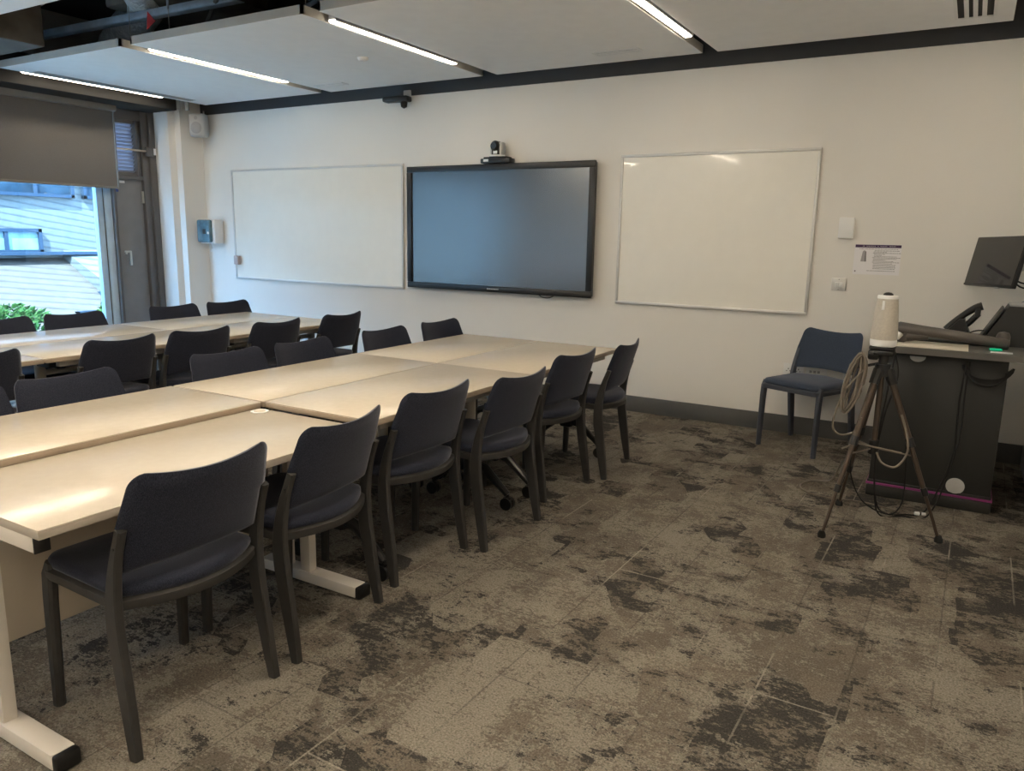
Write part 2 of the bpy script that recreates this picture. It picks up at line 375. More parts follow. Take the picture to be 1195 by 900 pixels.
h.build('door_handle', M['steel'], dr)
MB().box((fx1+.0, -.512, 1.80), (.03, .02, .13), .004).build('hinge', M['steel'], dr)
MB().box((fx1-.006, -.77, 1.955), (.004, .11, .025)).build('sticker', M['whitep'], dr, label='small white label')
MB().box((fx1-.006, -.815, 1.88), (.004, .04, .07)).build('sticker', M['navytag'], dr, label='small blue label')
lv = MB()
for k in range(14):
    lv.box((fx0+.035, -.685, 2.065+k*.039), (.005, .25, .056), .001, ry=.75)
lv.build('louvre', M['louvre'], dr)
MB().span((fx0+.02, -.84, 2.03), (fx1+.01, -.82, 2.62), .003).span((fx0+.02, -.565, 2.03), (fx1+.03, -.535, 2.62), .004).span((fx0+.02, -.82, 2.58), (fx1, -.56, 2.62)).span((fx0+.02, -.82, 2.03), (fx1, -.56, 2.06)).build('vent_frame', M['frame'], dr)
st = empty('window_restrictor', (fx1+.05, -.6, 2.3))
tag(st, 'pale metal restrictor arm across the louvred vent', 'restrictor')
MB().tube([(.0, -.24, .0), (.02, .12, .0), (.02, .2, .0)], .010, 8).build('arm', M['brass'], st)
MB().box((.02, .165, -.002), (.04, .10, .10), .006).build('bracket', M['frame'], st)
MB().box((.045, .21, .0), (.02, .02, .07), .004).build('clip', M['whitep'], st)

# roller blinds
def blind(y0, y1, zb, label):
    b = empty('roller_blind', (-6.07, (y0+y1)/2, zb)); L = abs(y1-y0); tag(b, label, 'blind')
    c = MB(); c.box((.0, 0, 2.735-zb), (.11, L, .15), .02); c.build('cassette', M['cass'], b)
    MB().box((.0, 0, (2.66-zb)/2+.008), (.003, L-.05, 2.66-zb-.016)).build('blind_fabric', M['blind'], b)
    MB().box((.0, 0, .012), (.014, L-.045, .024), .005).build('bottom_bar', M['cass'], b)
    for s in (-1, 1): MB().box((-.02, s*(L/2-.008), (2.66-zb)/2), (.03, .016, 2.66-zb), .003).build('side_channel', M['cass'], b)
blind(-.86, -4.16, 1.868, 'charcoal roller blind half lowered over the window beside the door')
blind(-4.22, -7.5, 2.45, 'charcoal roller blind further along the window, outside the view')

# ------------------------------------------------------------ outside
struct(MB().span((-40, -30, -1.2), (-6.7, 40, -1.0)).build('ground', M['grass']))
bld = empty('neighbouring_building', (-13, 2, -1)); tag(bld, 'pale shingled building with grey windows seen through the window', 'building')
def W(x, y, z): return (x+13, y-2, z+1)
def wp(mb, a, b, **k): return mb.span(W(*a), W(*b), **k)
wp(MB(), (-19, -24, -1), (-13, 18, 4.4)).build('wall', M['shingle'], bld)
MB().prism([(-.9, -.3), (2.2, -.3), (-.2, 1.0), (-.9, 1.0)], 14.9, Matrix.Translation(W(-13, -11.2, 0)) @ Matrix(((1, 0, 0, 0), (0, 0, 1, 0), (0, 1, 0, 0), (0, 0, 0, 1)))).build('lower_roof', M['tiles'], bld)
MB().prism([(0, 0), (1.6, 0), (1.6, .06), (.0, .75)], 1.5, Matrix.Translation(W(-13, 2.35, .28)) @ Matrix(((1, 0, 0, 0), (0, 0, 1, 0), (0, 1, 0, 0), (0, 0, 0, 1)))).build('hip_roof', M['shingle'], bld)
wp(MB(), (-13.2, -11.2, -1), (-11.4, 3.7, -.0)).build('lower_wall', M['shingle'], bld)
wp(MB(), (-13.1, -11.2, .95), (-12.7, 2.9, 1.0)).build('flashing', M['outframe'], bld)
wp(MB(), (-13, 2.3, .24), (-11.35, 3.9, .30)).build('gutter', M['outframe'], bld)
def owin(x, y0, y1, z0, z1, n, g):
    f = MB(); t = .06
    for a, b in (((y0, z0), (y1, z0+t)), ((y0, z1-t), (y1, z1)), ((y0, z0), (y0+t, z1)), ((y1-t, z0), (y1, z1))): wp(f, (x, a[0], a[1]), (x+.1, b[0], b[1]))
    for k in range(1, n): yy = y0+(y1-y0)*k/n; wp(f, (x, yy-.03, z0), (x+.09, yy+.03, z1))
    fo = f.build('window', M['outframe'], bld)
    fo2 = wp(MB(), (x+.02, y0+t, z0+t), (x+.05, y1-t, z1-t)).build('pane', g, fo)
owin(-13.0, -1.6, 2.62, 2.0, 3.3, 6, M['darkglass']); owin(-13.0, 2.80, 5.2, 2.0, 3.3, 3, M['darkglass'])
owin(-13.0, .1, 1.95, .98, 1.42, 3, M['roadglass']); owin(-11.42, 1.55, 2.15, -.6, .02, 1, M['roadglass'])
def shrub(x, y, r, zt, label, cat='shrub'):
    e = empty('shrub', (x, y, -1)); tag(e, label, cat)
    MB().tube([(0, 0, 0), (0, 0, (zt+1)*.5)], .05).build('stem', M['bark'], e)
    t = bmesh.new(); rnd = random.Random(int(y*100))
    for k in range(3600):
        a, u, q = rnd.uniform(0, 2*PI), rnd.uniform(-1, 1), rnd.uniform(.80, 1.0)
        rr = math.sqrt(1-u*u); hz = (zt+1)/2
        lump = 1+.10*math.sin(a*5+u*4)+.07*math.sin(a*9-u*7)
        c = Vector((rr*math.cos(a)*r*q*lump, rr*math.sin(a)*r*q*lump, hz+u*hz*q*.97))
        d = Vector((rnd.gauss(0, 1), rnd.gauss(0, 1), rnd.gauss(0, 1))).normalized(); v = d.orthogonal().normalized(); w_ = d.cross(v); s = rnd.uniform(.03, .06)
        q4 = [t.verts.new(c+v*s*i+w_*s*.5*j) for i, j in ((-1, 0), (0, 1), (1, 0), (0, -1))]; t.faces.new(q4)
    me = bpy.data.meshes.new('foliage'); t.to_mesh(me); t.free(); me.materials.append(M['leaf'])
    o = bpy.data.objects.new('foliage', me); COL.objects.link(o); o.parent = e
shrub(-9.6, -1.9, .72, .36, 'leafy green bush outside at the left edge of the view')
shrub(-9.6, -.36, .70, .41, 'leafy green bush outside, left of the small ground floor window')
shrub(-9.6, 1.50, .62, .55, 'leafy green bush outside, right of the small ground floor window')

# ------------------------------------------------------------ ceiling rafts, strip lights, vents
def raft(x0, x1, y0, y1, label, z=2.80, th=.058):
    e = empty('ceiling_raft', ((x0+x1)/2, (y0+y1)/2, z)); tag(e, label, 'ceiling panel', 'suspended white ceiling rafts')
    W_, D_ = x1-x0, y1-y0
    MB().box((0, 0, .006), (W_-.004, D_-.004, .012)).build('panel', M['raft'], e)
    MB().span((-W_/2, -D_/2, .002), (-W_/2+.02, D_/2, th)).span((W_/2-.02, -D_/2, .002), (W_/2, D_/2, th)).span((-W_/2, -D_/2, .002), (W_/2, -D_/2+.02, th)).span((-W_/2, D_/2-.02, .002), (W_/2, D_/2, th)).build('edge_trim', M['rafted'], e)
    for sx in (-1, 1):
        for sy in (-1, 1): MB().tube([(sx*W_*.4, sy*D_*.4, .012), (sx*W_*.4, sy*D_*.4, ZC-z)], .003, 6).build('hanger', M['steel'], e)
    return e
xs = [(-5.53, -3.80), (-3.67, -1.90), (-1.76, .03), (.14, 1.965)]
names = ['window-side', 'second from window', 'third from window', 'grille-side']
lab1 = ['white ceiling raft nearest the window, long grille at its edge', 'white ceiling raft above the left whiteboard, smoke detector in it',
        'white ceiling raft above the television', 'white ceiling raft above the right whiteboard and lectern']
lab2 = ['second-row white ceiling raft nearest the window, its corner at top left', 'second-row white ceiling raft beyond the top left corner',
        'second-row white ceiling raft over the near tables', 'second-row white ceiling raft above the camera']
for (a, b), l in zip(xs, lab1): raft(a, b, -2.24, -.13, l)
for (a, b), l in zip([(-5.0, -3.0+.02), (-2.85, -1.05), (-.9, .9), (1.02, 2.2)], lab2): raft(a, b, -5.25, -3.13, l)
for (a, b) in xs: raft(a, b, -8.3, -6.2, 'white ceiling raft behind the camera')
def strip(x, y0, y1, label, z=2.80, m='strip'):
    e = empty('strip_light', (x, (y0+y1)/2, z)); tag(e, label, 'light', 'linear strip lights between rafts')
    L = y1-y0
    MB().box((0, 0, .034), (.062, L+.02, .050), .002).box((-.0295, 0, .008), (.003, L+.02, .022)).box((.0295, 0, .008), (.003, L+.02, .022)).build('housing', M['whitep'], e)
    MB().box((0, 0, -.001), (.044, L, .014), .002).build('diffuser', M[m], e)
sl = ['linear strip light at the edge of the raft by the window', 'linear strip light between the first and second rafts from the window',
      'linear strip light left of the raft above the television', 'linear strip light right of the raft above the television']
for x, l in zip([-5.572, -3.745+.01, -1.845, .085], sl): strip(x, -2.02, -.64, l, z=2.811 if x < -5 else 2.815 if x < -3 else 2.802)
strip(2.06, -2.02, -.66, 'linear strip light right of the grille-side raft, just above the view')
for x in (-2.92, -.97, .96): strip(x, -5.1, -3.3, 'linear strip light in the second row of rafts', m='striprear')
for x in (-3.745, -1.845, .085, 2.06): strip(x, -8.1, -6.4, 'linear strip light behind the camera', m='striprear')
def vent(x0, x1, y0, y1, n, along, label, fm='whitep', z=2.80):
    e = empty('ceiling_vent', ((x0+x1)/2, (y0+y1)/2, z)); tag(e, label, 'vent')
    a, b = (x1-x0)/2, (y1-y0)/2; t = .018
    MB().span((-a, -b, -.006), (a, -b+t, .0)).span((-a, b-t, -.006), (a, b, .0)).span((-a, -b+t, -.006), (-a+t, b-t, .0)).span((a-t, -b+t, -.006), (a, b-t, .0)).build('frame', M[fm], e)
    MB().span((-a+t, -b+t, -.0012), (a-t, b-t, -.0002)).build('backing', M['slot'], e)
    for k in range(1, n):
        s = MB()
        if along == 'x': yy = -b+t+(2*b-2*t)*k/n; s.box((0, yy, -.004), (2*a-2*t, .022, .005))
        else: xx = -a+t+(2*a-2*t)*k/n; s.box((xx, 0, -.004), (.024, 2*b-2*t, .005))
        s.build('slat', M[fm], e)
vent(-.70, -.33, -.50, -.40, 2, 'x', 'slim white slot vent above the television')
vent(-3.57, -3.22, -.47, -.37, 2, 'x', 'slim white slot vent above the left whiteboard')
vent(1.655, 1.875, -1.15, -.32, 4, 'y', 'white ceiling grille with black slots, top right')
g = empty('ceiling_vent', (-5.40, -1.2, 2.8)); tag(g, 'long grey perforated grille along the raft by the window', 'vent')
s = MB()
for k in range(64):
    s.box((-.025, -.78+k*.0245, -.003), (.026, .012, .005)); s.box((.025, -.77+k*.0245, -.003), (.026, .012, .005))
s.box((-.025, -.01, -.0012), (.012, 1.58, .002)).box((.025, -.01, -.0012), (.012, 1.58, .002)).box((0, 0, -.0012), (.05, .006, .002)); s.build('perforated_plate', M['rail'], g); MB().box((0, 0, -.0008), (.11, 1.62, .0012)).build('backing', M['rafted'], g)
sd = MB().lathe([(.0, -.028), (.03, -.026), (.042, -.015), (.045, 0)], (-2.37, -1.14, 2.8), 20).build('smoke_detector', M['whitep']); tag(sd, 'small round white detector on the raft above the left whiteboard', 'detector')

# services in the ceiling void
d = MB().tube(spline([(-5.6, -1.1, 3.22), (-4.9, -1.45, 3.20), (-4.1, -1.80, 3.24), (-3.6, -2.3, 3.30), (-3.3, -3.0, 3.32)], 8), .15, 16)
tag(d.build('foil_duct', M['foil']), 'crinkled silver foil-wrapped duct above the ceiling rafts', 'duct')
d = MB().tube(spline([(-5.6, -2.0, 3.40), (-4.7, -2.25, 3.38), (-4.2, -2.5, 3.37), (-3.9, -3.0, 3.38)], 8), .12, 16)
tag(d.build('foil_duct', M['foil']), 'thinner silver duct near the top left corner', 'duct')
tr = empty('cable_tray', (-4.3, -2.3, 3.02)); tag(tr, 'long grey metal channel hung above the rafts', 'cable tray')
MB().box((0, .30, .07), (3.0, .02, .05), .002, rz=.02).box((0, .33, .045), (3.0, .07, .008), .002, rz=.02).build('channel', M['galv'], tr)
MB().tube([(-1.2, .02, .03), (-1.2, .02, .53)], .008).build('hanger', M['galv'], tr)
MB().tube([(.9, .2, .03), (.9, .2, .53)], .008).build('hanger', M['galv'], tr)
tag(MB().box((-5.15, -2.62, 3.16), (1.1, .55, .62), .02).build('air_handling_unit', M['ductb']), 'boxy brown lagged duct in the ceiling void above the blind', 'duct')
tag(MB().box((-3.7, -1.7, 3.32), (1.1, .7, .3), .03).build('air_handling_unit', M['ductb']), 'brown lagged duct box above the second raft', 'duct')
for k, (a, b, l) in enumerate([((-4.2, -.8, 3.15), (-1.0, -2.0, 3.2), 'thin dark pipe slanting above the second raft'), ((-4.4, -1.1, 3.05), (-2.2, -2.5, 3.1), 'thin rusty pipe slanting above the rafts')]):
    tag(MB().tube([a, b], .018).build('pipe', M['ductb'] if k else M['galv']), l, 'pipe')
tag(MB().tube(spline([(-2.75, -2.6, 3.5), (-2.8, -2.3, 3.12), (-2.6, -2.1, 3.04), (-2.1, -2.0, 3.06), (-1.95, -2.0, 3.5)], 8), .022).build('conduit', M['greyp']), 'curved pale conduit loop above the rafts', 'conduit')
tag(MB().tube([(-2.05, -2.35, 3.04), (-2.05, -2.35, 3.5)], .022).build('conduit', M['greyp']), 'short vertical pale conduit above the third raft', 'conduit')
tag(MB().prism([(0, 0), (.11, .05), (.02, .13)], .004, Matrix.Translation((-3.80, -2.0, 2.97)) @ Matrix.Rotation(PI/2, 4, 'X')).build('warning_tag', M['red']), 'red triangular tag hanging under the duct', 'tag')
tag(MB().box((-5.0, -2.45, 3.12), (.22, .02, .05), .002, rz=.3).build('warning_tag', M['red']), 'red strip of tape near the top left corner', 'tag')
for x, y, r, l in ((-5.74, -.33, .030, 'left grey downpipe in the corner above the pier'), (-5.70, -.24, .024, 'middle grey downpipe in the corner above the pier')):
    tag(MB().tube([(x, y, 2.74), (x, y, ZC)], r, 12).build('pipe', M['greyp']), l, 'pipe')

# ------------------------------------------------------------ back wall fittings
def board(x0, x1, z0, label):
    e = empty('whiteboard', ((x0+x1)/2, -.001, z0)); tag(e, label, 'whiteboard'); a = (x1-x0)/2; H = 1.2; t = .022
    MB().span((-a+.01, -.012, .01), (a-.01, -.002, H-.01)).build('writing_surface', M['board'], e)
    f = MB().span((-a, -.022, 0), (a, 0, t), .004).span((-a, -.022, H-t), (a, 0, H), .004).span((-a, -.022, t), (-a+t, 0, H-t), .004).span((a-t, -.022, t), (a, 0, H-t), .004)
    f.build('frame', M['alu'], e); return e
board(-5.313, -2.877, .9135, 'wide whiteboard left of the television')
board(-.630, .905, .910, 'squarer whiteboard right of the television')
er = MB().box((-5.245, -.045, 1.125), (.07, .045, .10), .008).build('board_eraser', M['eraser']); tag(er, 'small pinkish board eraser at the left edge of the left whiteboard', 'eraser')

tv = empty('television', (-1.803, -.04, .943)); tag(tv, 'large black wall-mounted flat screen between the whiteboards', 'television')
a, H, b = .979, 1.129, .055
MB().span((-a, -.045, 0), (a, -.02, b), .006).span((-a, -.045, H-b), (a, -.02, H), .006).span((-a, -.045, b), (-a+b, -.02, H-b), .004).span((a-b, -.045, b), (a, -.02, H-b), .004).build('bezel', M['tvframe'], tv)
MB().span((-a+.01, -.02, .01), (a-.01, .02, H-.01), .006).span((-.5, .02, .3), (.5, .038, .8)).build('housing', M['tvframe'], tv)
MB().span((-a+b, -.030, b), (a-b, -.0205, H-b)).build('screen', M['screen'], tv)
lg = MB()
for k in range(9): lg.box((-.056+k*.014, -.0455, .028), (.009, .001, .010 if k else .014))
lg.build('logo', M['greyp'], tv)
MB().tube(spline([(.45, -.01, .02), (.49, -.02, -.015), (.57, -.02, -.02), (.64, -.01, .02)], 6), .004, 6).build('cable', M['rubber'], tv)

cam = empty('conference_camera', (-1.775, -.075, 2.072)); tag(cam, 'pan tilt conference camera standing on top of the television', 'camera')
MB().box((0, 0, .022), (.30, .10, .04), .008).box((0, 0, .048), (.24, .09, .014), .004).build('bracket', M['blackm'], cam)
MB().box((-.09, -.052, .025), (.05, .004, .02)).build('label_plate', M['whitep'], cam)
MB().lathe([(.07, .055), (.075, .06), (.07, .07), (.0, .072)], (0, 0, 0)).build('base', M['whitep'], cam)
MB().box((.045, 0, .125), (.03, .07, .11), .012).build('yoke', M['greyp'], cam); MB().box((-.045, 0, .118), (.03, .065, .09), .012).build('yoke', M['greyp'], cam)
MB().box((0, -.01, .105), (.085, .06, .07), .012).build('body', M['black'], cam)
MB().lathe([(.04, -.05), (.046, -.045), (.046, .03), (.03, .045), (.0, .047)], (-.005, -.01, .145), 24, Matrix.Rotation(PI/2, 4, 'X')).build('lens_housing', M['black'], cam)
MB().lathe([(.0, .0), (.03, .001), (.03, .004), (0, .004)], (-.005, -.063, .145), 24, Matrix.Rotation(PI/2, 4, 'X')).build('lens', M['monscreen'], cam)
MB().box((.0, -.042, .092), (.04, .003, .025)).build('badge', M['whitep'], cam)

sn = empty('wall_sensor', (-2.86, -.03, 2.68)); tag(sn, 'black bar-shaped camera sensor mounted high above the gap left of the television', 'camera')
MB().box((.045, .014, .045), (.08, .03, .09), .006).build('mount', M['greyp'], sn)
MB().box((-.01, -.075, 0), (.27, .10, .05), .014, rz=.12).build('body', M['black'], sn)
MB().box((-.05, -.122, -.002), (.15, .008, .032), .003, rz=.12).build('glass_front', M['monscreen'], sn)
MB().lathe([(.0, -.05), (.028, -.035), (.034, 0), (.028, .02), (.01, .03)], (.06, -.06, -.035)).build('microphone', M['black'], sn)

sp = empty('wall_speaker', (-5.66, -.13, 2.59)); tag(sp, 'white wall loudspeaker high in the corner', 'speaker'); sp.rotation_euler = (0, 0, math.radians(28))
MB().box((0, 0, 0), (.18, .14, .25), .03, seg=3).build('cabinet', M['greyp'], sp)
MB().lathe([(.0, 0), (.055, .0), (.062, .006), (.05, .010), (0, .006)], (0, -.072, -.03), 24, Matrix.Rotation(PI/2, 4, 'X')).build('cone', M['rail'], sp)
MB().lathe([(.0, 0), (.018, .0), (.02, .005), (0, .006)], (0.0, -.072, .075), 16, Matrix.Rotation(PI/2, 4, 'X')).build('tweeter', M['rail'], sp)
MB().box((.02, .10, .0), (.05, .09, .05), .004).tube([(.02, .09, .02), (.02, .09, .17)], .008).build('bracket', M['greyp'], sp)

dp = empty('towel_dispenser', (-5.62, -.002, 1.30)); tag(dp, 'white and smoky teal paper dispenser on the wall left of the left whiteboard', 'dispenser')
MB().box((0, -.07, .135), (.26, .14, .27), .02, seg=3).build('case', M['whitep'], dp)
MB().box((-.012, -.155, .14), (.225, .05, .255), .022, seg=3).build('cover', M['teal'], dp)
MB().box((.01, -.182, .135), (.05, .004, .055), .002).build('window', M['black'], dp)
MB().lathe([(.0, 0), (.014, 0), (.014, .006), (0, .006)], (.075, -.178, .12), 14, Matrix.Rotation(PI/2, 4, 'X')).build('lock', M['whitep'], dp)
MB().tube(spline([(.02, -.09, .0), (.035, -.09, -.04), (.0, -.09, -.09)], 5), .005, 6).build('paper_end', M['whitep'], dp)

bx = empty('wall_box', (1.118, -.001, 1.475)); tag(bx, 'blank white wall box above the light switch', 'wall box')
MB().box((0, -.017, .073), (.100, .034, .145), .006).build('cover', M['whitep'], bx); MB().box((0, -.002, .073), (.085, .004, .13)).build('back_plate', M['greyp'], bx)
def plate(name, x, z, w_, hh, label, cat, kind):
    e = empty(name, (x, -.001, z)); tag(e, label, cat)
    MB().box((0, -.006, 0), (w_, .012, hh), .003).build('plate', M['whitep'] if kind != 'sw' else M['alu'], e)
    if kind == 'sw':
        for s in (-.013, .015): MB().box((s, -.014, -.002), (.022, .008, .034), .002, rx=.12).build('rocker', M['whitep'], e)
        MB().box((-.0, -.0125, .036), (.005, .002, .005)).box((0, -.0125, -.036), (.005, .002, .005)).build('screw', M['black'], e)
    elif kind == 'so':
        for s in (-1, 1):
            MB().box((s*w_*.25, -.0125, .004), (.006, .002, .009)).box((s*w_*.25-.012, -.0125, -.012), (.008, .002, .005)).box((s*w_*.25+.012, -.0125, -.012), (.008, .002, .005)).build('pin_hole', M['black'], e)
            MB().box((s*.012, -.013, .026), (.011, .005, .018), .001).build('rocker', M['whitep'], e)
    else:
        for k in range(2 if w_ < .1 else 3): MB().box((-w_*.28+k*.028, -.0125, 0), (.018, .002, .018)).build('port', M['rail'], e)
    return e
plate('light_switch', 1.103, 1.147, .098, .09, 'silver double light switch left of the notice', 'switch', 'sw')
plate('power_socket', .845, .495, .146, .088, 'white double power socket left of the lone chair backrest', 'socket', 'so')
plate('data_socket', 1.01, .492, .146, .088, 'white data outlet plate seen under the lone chair backrest', 'socket', 'da')
plate('power_socket', 1.27, .485, .146, .088, 'white double power socket at the right of the lone chair', 'socket', 'so')

nt_ = empty('notice', (1.336, -.002, 1.331)); tag(nt_, 'white landscape instruction notice with purple header on the wall', 'poster')
PW, PH = .30, .21
MB().box((0, -.001, 0), (PW, .0015, PH)).build('sheet', M['paper'], nt_)
MB().box((0, -.0022, PH/2-.012), (PW-.006, .001, .020)).build('header_band', M['purple'], nt_)
t = MB(); rnd = random.Random(3)
x = -.10
while x < .11:
    wd = rnd.uniform(.004, .010)
    if rnd.random() > .12: t.box((x+wd/2, -.0029, PH/2-.012), (wd*.8, .0006, .006))
    x += wd+.0015
t.build('header_lettering', M['inkl'], nt_)
t = MB()
for z0, z1, y0, y1 in ((.065, .0, -.035, .145),):
    rows = [(.062, -.02, .135), (.054, -.025, .06), (.046, -.03, .14), (.038, -.022, .05), (.030, -.022, .02), (.022, -.02, .12), (.014, -.03, .14), (.006, -.025, .12), (-.002, -.025, .05), (-.010, -.025, .10), (-.018, -.03, .14), (-.027, -.022, .10), (-.036, -.022, .12), (-.045, -.022, .12), (-.054, -.022, .12), (-.063, -.022, .12), (-.078, -.06, .11), (.074, -.12, .12)]
    for z, xa, xb in rows:
        x = xa
        while x < xb:
            wd = rnd.uniform(.006, .018); t.box((x+wd/2, -.0022, z), (wd, .0008, .0028)); x += wd+.003
t.build('text_lines', M['ink'], nt_, kind='stuff')
MB().rings([[( -.088+r*math.cos(k*PI/8)*.024/1, -.0023-r*.0001, z + r*math.sin(k*PI/8)*0) for k in range(16)] for r, z in ((.55, .062),)*1 + ((.7, .058),)] if False else [[(-.105, -.0024, -.015), (-.105, -.0016, -.015), (-.067, -.0016, -.015), (-.067, -.0024, -.015)], [(-.096, -.0024, .055), (-.096, -.0016, .055), (-.074, -.0016, .055), (-.074, -.0024, .055)], [(-.090, -.0024, .062), (-.090, -.0016, .062), (-.080, -.0016, .062), (-.080, -.0024, .062)]]).build('device_picture', M['inkl'], nt_)
MB().box((-.076, -.0027, .02), (.006, .0006, .07)).build('device_picture', M['ink'], nt_)
MB().box((-.135, -.0022, -.083), (.008, .0008, .008)).build('corner_mark', M['purple'], nt_)

# ------------------------------------------------------------ chairs
def chair_proto(fab, leg, name='conference_chair'):
    root = empty(name)
    # seat outline (front = +Y)
    def outline(s, off=0.):
        pts = []
        w_, yf, yb, rc = .222+off, .232+off, -.160-off, .050
        # front right corner arc
        for k in range(7): t_ = k*PI/12; pts.append((w_-rc+rc*math.sin(PI/2-t_+0)*1, yf-rc+rc*math.cos(PI/2-t_)))
        for k in range(1, 6): pts.append((w_-rc-(2*(w_-rc))*k/6, yf))
        for k in range(7): t_ = k*PI/12; pts.append((-w_+rc-rc*math.sin(t_), yf-rc+rc*math.cos(t_)))
        for k in range(0, 15):
            u = -1+2*k/14; pts.append((u*(w_+.006), yb-.086*(1-u*u)))
        return [Vector((x*s, .0+(y-.02)*s+.02, 0)) for x, y in pts]
    def lvl(s, z, off=0, dome=0): return [p+Vector((0, 0, z)) for p in outline(s, off)]
    MB().rings([lvl(.93, .455), lvl(.985, .459), lvl(1, .469), lvl(.995, .481), lvl(.965, .491), lvl(.88, .497), lvl(.6, .501), lvl(.2, .502)]).build('seat', fab, root, ang=60)
    MB().rings([lvl(.95, .423, .010), lvl(.99, .426, .010), lvl(1, .432, .010), lvl(1, .453, .010), lvl(.97, .4575, .010)]).build('seat_frame', leg, root)
    for s in (-1, 1):
        MB().limb([(s*.219, .214, 0), (s*.219, .210, .15), (s*.218, .204, .36), (s*.217, .198, .438), (s*.214, .188, .476)], .030, [.034, .040, .048, .050, .034], .008).build('leg', leg, root)
        P = spline([(s*.245, -.222, 0), (s*.242, -.203, .12), (s*.240, -.180, .27), (s*.240, -.168, .36), (s*.240, -.168, .46), (s*.239, -.190, .575), (s*.237, -.224, .674)], 3)
        n = len(P); ds = [.034+.022*math.sin(PI*min(1, (i/n)*1.2)) - (.012*max(0, (i/n-.6)/.4)) for i in range(n)]
        MB().limb([tuple(p) for p in P], .026, ds, .004).build('leg', leg, root)
    # curved backrest
    def back(u, v, side):       # u -1..1, v 0..1
        z = .535+.292*v
        st = min(1, max(0, (z-.664)/.012)); st = st*st*(3-2*st); hw = .225+.022*st-.024*max(0, (z-.67)/.16)
        cr = 0.
        if v > .87: q = (v-.87)/.13; cr = .034*(1-math.sqrt(max(0, 1-q*q)))
        hw2 = hw-cr
        x = u*hw2
        z2 = z - .018*(1-u*u)*v + .010*(1-u*u)*(1-v)
        y = -.180-.285*(z-.535) - .036*(1-(x/.226)**2)
        th = .013*(1-.75*abs(u)**8)*(1-.6*max(0, (v-.85)/.15)**2)*(1-.5*max(0, (.08-v)/.08))
        return Vector((x, y+side*th, z2))
    nu, nv = 22, 36; t = bmesh.new()
    G = {}
    for sd in (-1, 1):
        for i in range(nu+1):
            for j in range(nv+1): G[sd, i, j] = t.verts.new(back(-1+2*i/nu, 1-(1-j/nv)**1.35, sd))
        for i in range(nu):
            for j in range(nv):
                f = (G[sd, i, j], G[sd, i+1, j], G[sd, i+1, j+1], G[sd, i, j+1]); t.faces.new(f if sd < 0 else f[::-1])
    for i in range(nu):
        t.faces.new((G[-1, i, nv], G[-1, i+1, nv], G[1, i+1, nv], G[1, i, nv])); t.faces.new((G[1, i, 0], G[1, i+1, 0], G[-1, i+1, 0], G[-1, i, 0]))
    for j in range(nv):
        t.faces.new((G[-1, 0, j], G[-1, 0, j+1], G[1, 0, j+1], G[1, 0, j])); t.faces.new((G[1, nu, j], G[1, nu, j+1], G[-1, nu, j+1], G[-1, nu, j]))
    bmesh.ops.recalc_face_normals(t, faces=t.faces)
    m_ = MB(); m_._merge(t); m_.build('backrest', fab, root, ang=75)
    for s in (-1, 1): MB().tube([(s*.240, -.206, .62), (s*.254, -.206, .62)], .004, 8).build('screw', M['black'], root)
    return root
proto = chair_proto(M['fab'], M['legs'])
def place(o, x, y, deg, label, group=None):
    o.location = (x, y, 0); o.rotation_euler = (0, 0, math.radians(deg)); o['label'] = label; o['category'] = 'chair'
    if group: o['group'] = group
GR = 'dark fabric chairs set around the tables'
def rear(nx, ny, fx, fy):        # from the two rear feet: origin and angle
    ang = math.atan2(fy-ny, fx-nx); c = Vector(((nx+fx)/2, (ny+fy)/2)); f = Vector((-math.sin(ang), math.cos(ang)))
    c = c+f*.222; return c.x, c.y, math.degrees(ang)
C = []
for q, l in zip([(.068, -4.918, .075, -4.408), (.074, -4.328, .020, -3.817), (-.015, -3.70, .005, -3.18), (.105, -3.185, .120, -2.681), (.015, -2.43, .05, -1.936), (.130, -1.864, .083, -1.377)],
                ['navy fabric chair nearest the camera, full back view at bottom left', 'navy fabric chair second from the camera on the aisle side', 'navy fabric chair third from the camera on the aisle side',
                 'navy fabric chair fourth from the camera on the aisle side, castors beside it', 'navy fabric chair fifth from the camera on the aisle side', 'navy fabric chair at the far end of the aisle side, turned slightly']):
    C.append((*rear(*q), l))
for y, l, dg in [
              (-4.66, 'dark chair cut off by the left frame edge behind the near long table', -90), (-4.16, 'dark chair behind the near table group, leftmost backrest wholly in view', -88), (-3.33, 'dark chair behind the near table group, third backrest along from the left edge', -92),
              (-2.77, 'dark chair behind the near table group, fourth backrest along from the left edge', -88), (-2.04, 'dark chair behind the near table group, below the left whiteboard', -90), (-1.41, 'dark chair behind the near table group, at its far end below the television', -91)]:
    C.append((-1.175, y, dg, l))
for y, dg, l in [(-4.12, 90, 'dark chair at the window tables, cut off by the left frame edge, back to us'), (-3.33, 91, 'dark chair at the window tables, back to us, first whole one from the left'), (-2.77, 89, 'dark chair at the window tables, back to us, second whole one from the left'),
                 (-2.13, 91, 'dark chair at the window tables, back to us, third whole one from the left'), (-1.46, 92, 'dark chair at the window tables, back to us, at the far end')]:
    C.append((-2.615, y, dg, l))
for y, dg, l in [(-3.28, -90, 'dark chair against the window, leftmost across the window tables'), (-2.74, -90, 'dark chair in front of the window beside the bushes view'), (-1.90, -91, 'dark chair facing us across the window tables, in front of the door'),
                 (-1.34, -90, 'dark chair facing us across the window tables, last before the back wall')]:
    C.append((-3.595, y, dg, l))
for i, (x, y, dg, l) in enumerate(C):
    place(proto if i == 0 else copy_tree(proto), x, y, dg, l, GR)
place(chair_proto(M['fabb'], M['legsb']), 1.015, -.365, 157, 'lone blue fabric chair standing against the back wall beside the tripod')

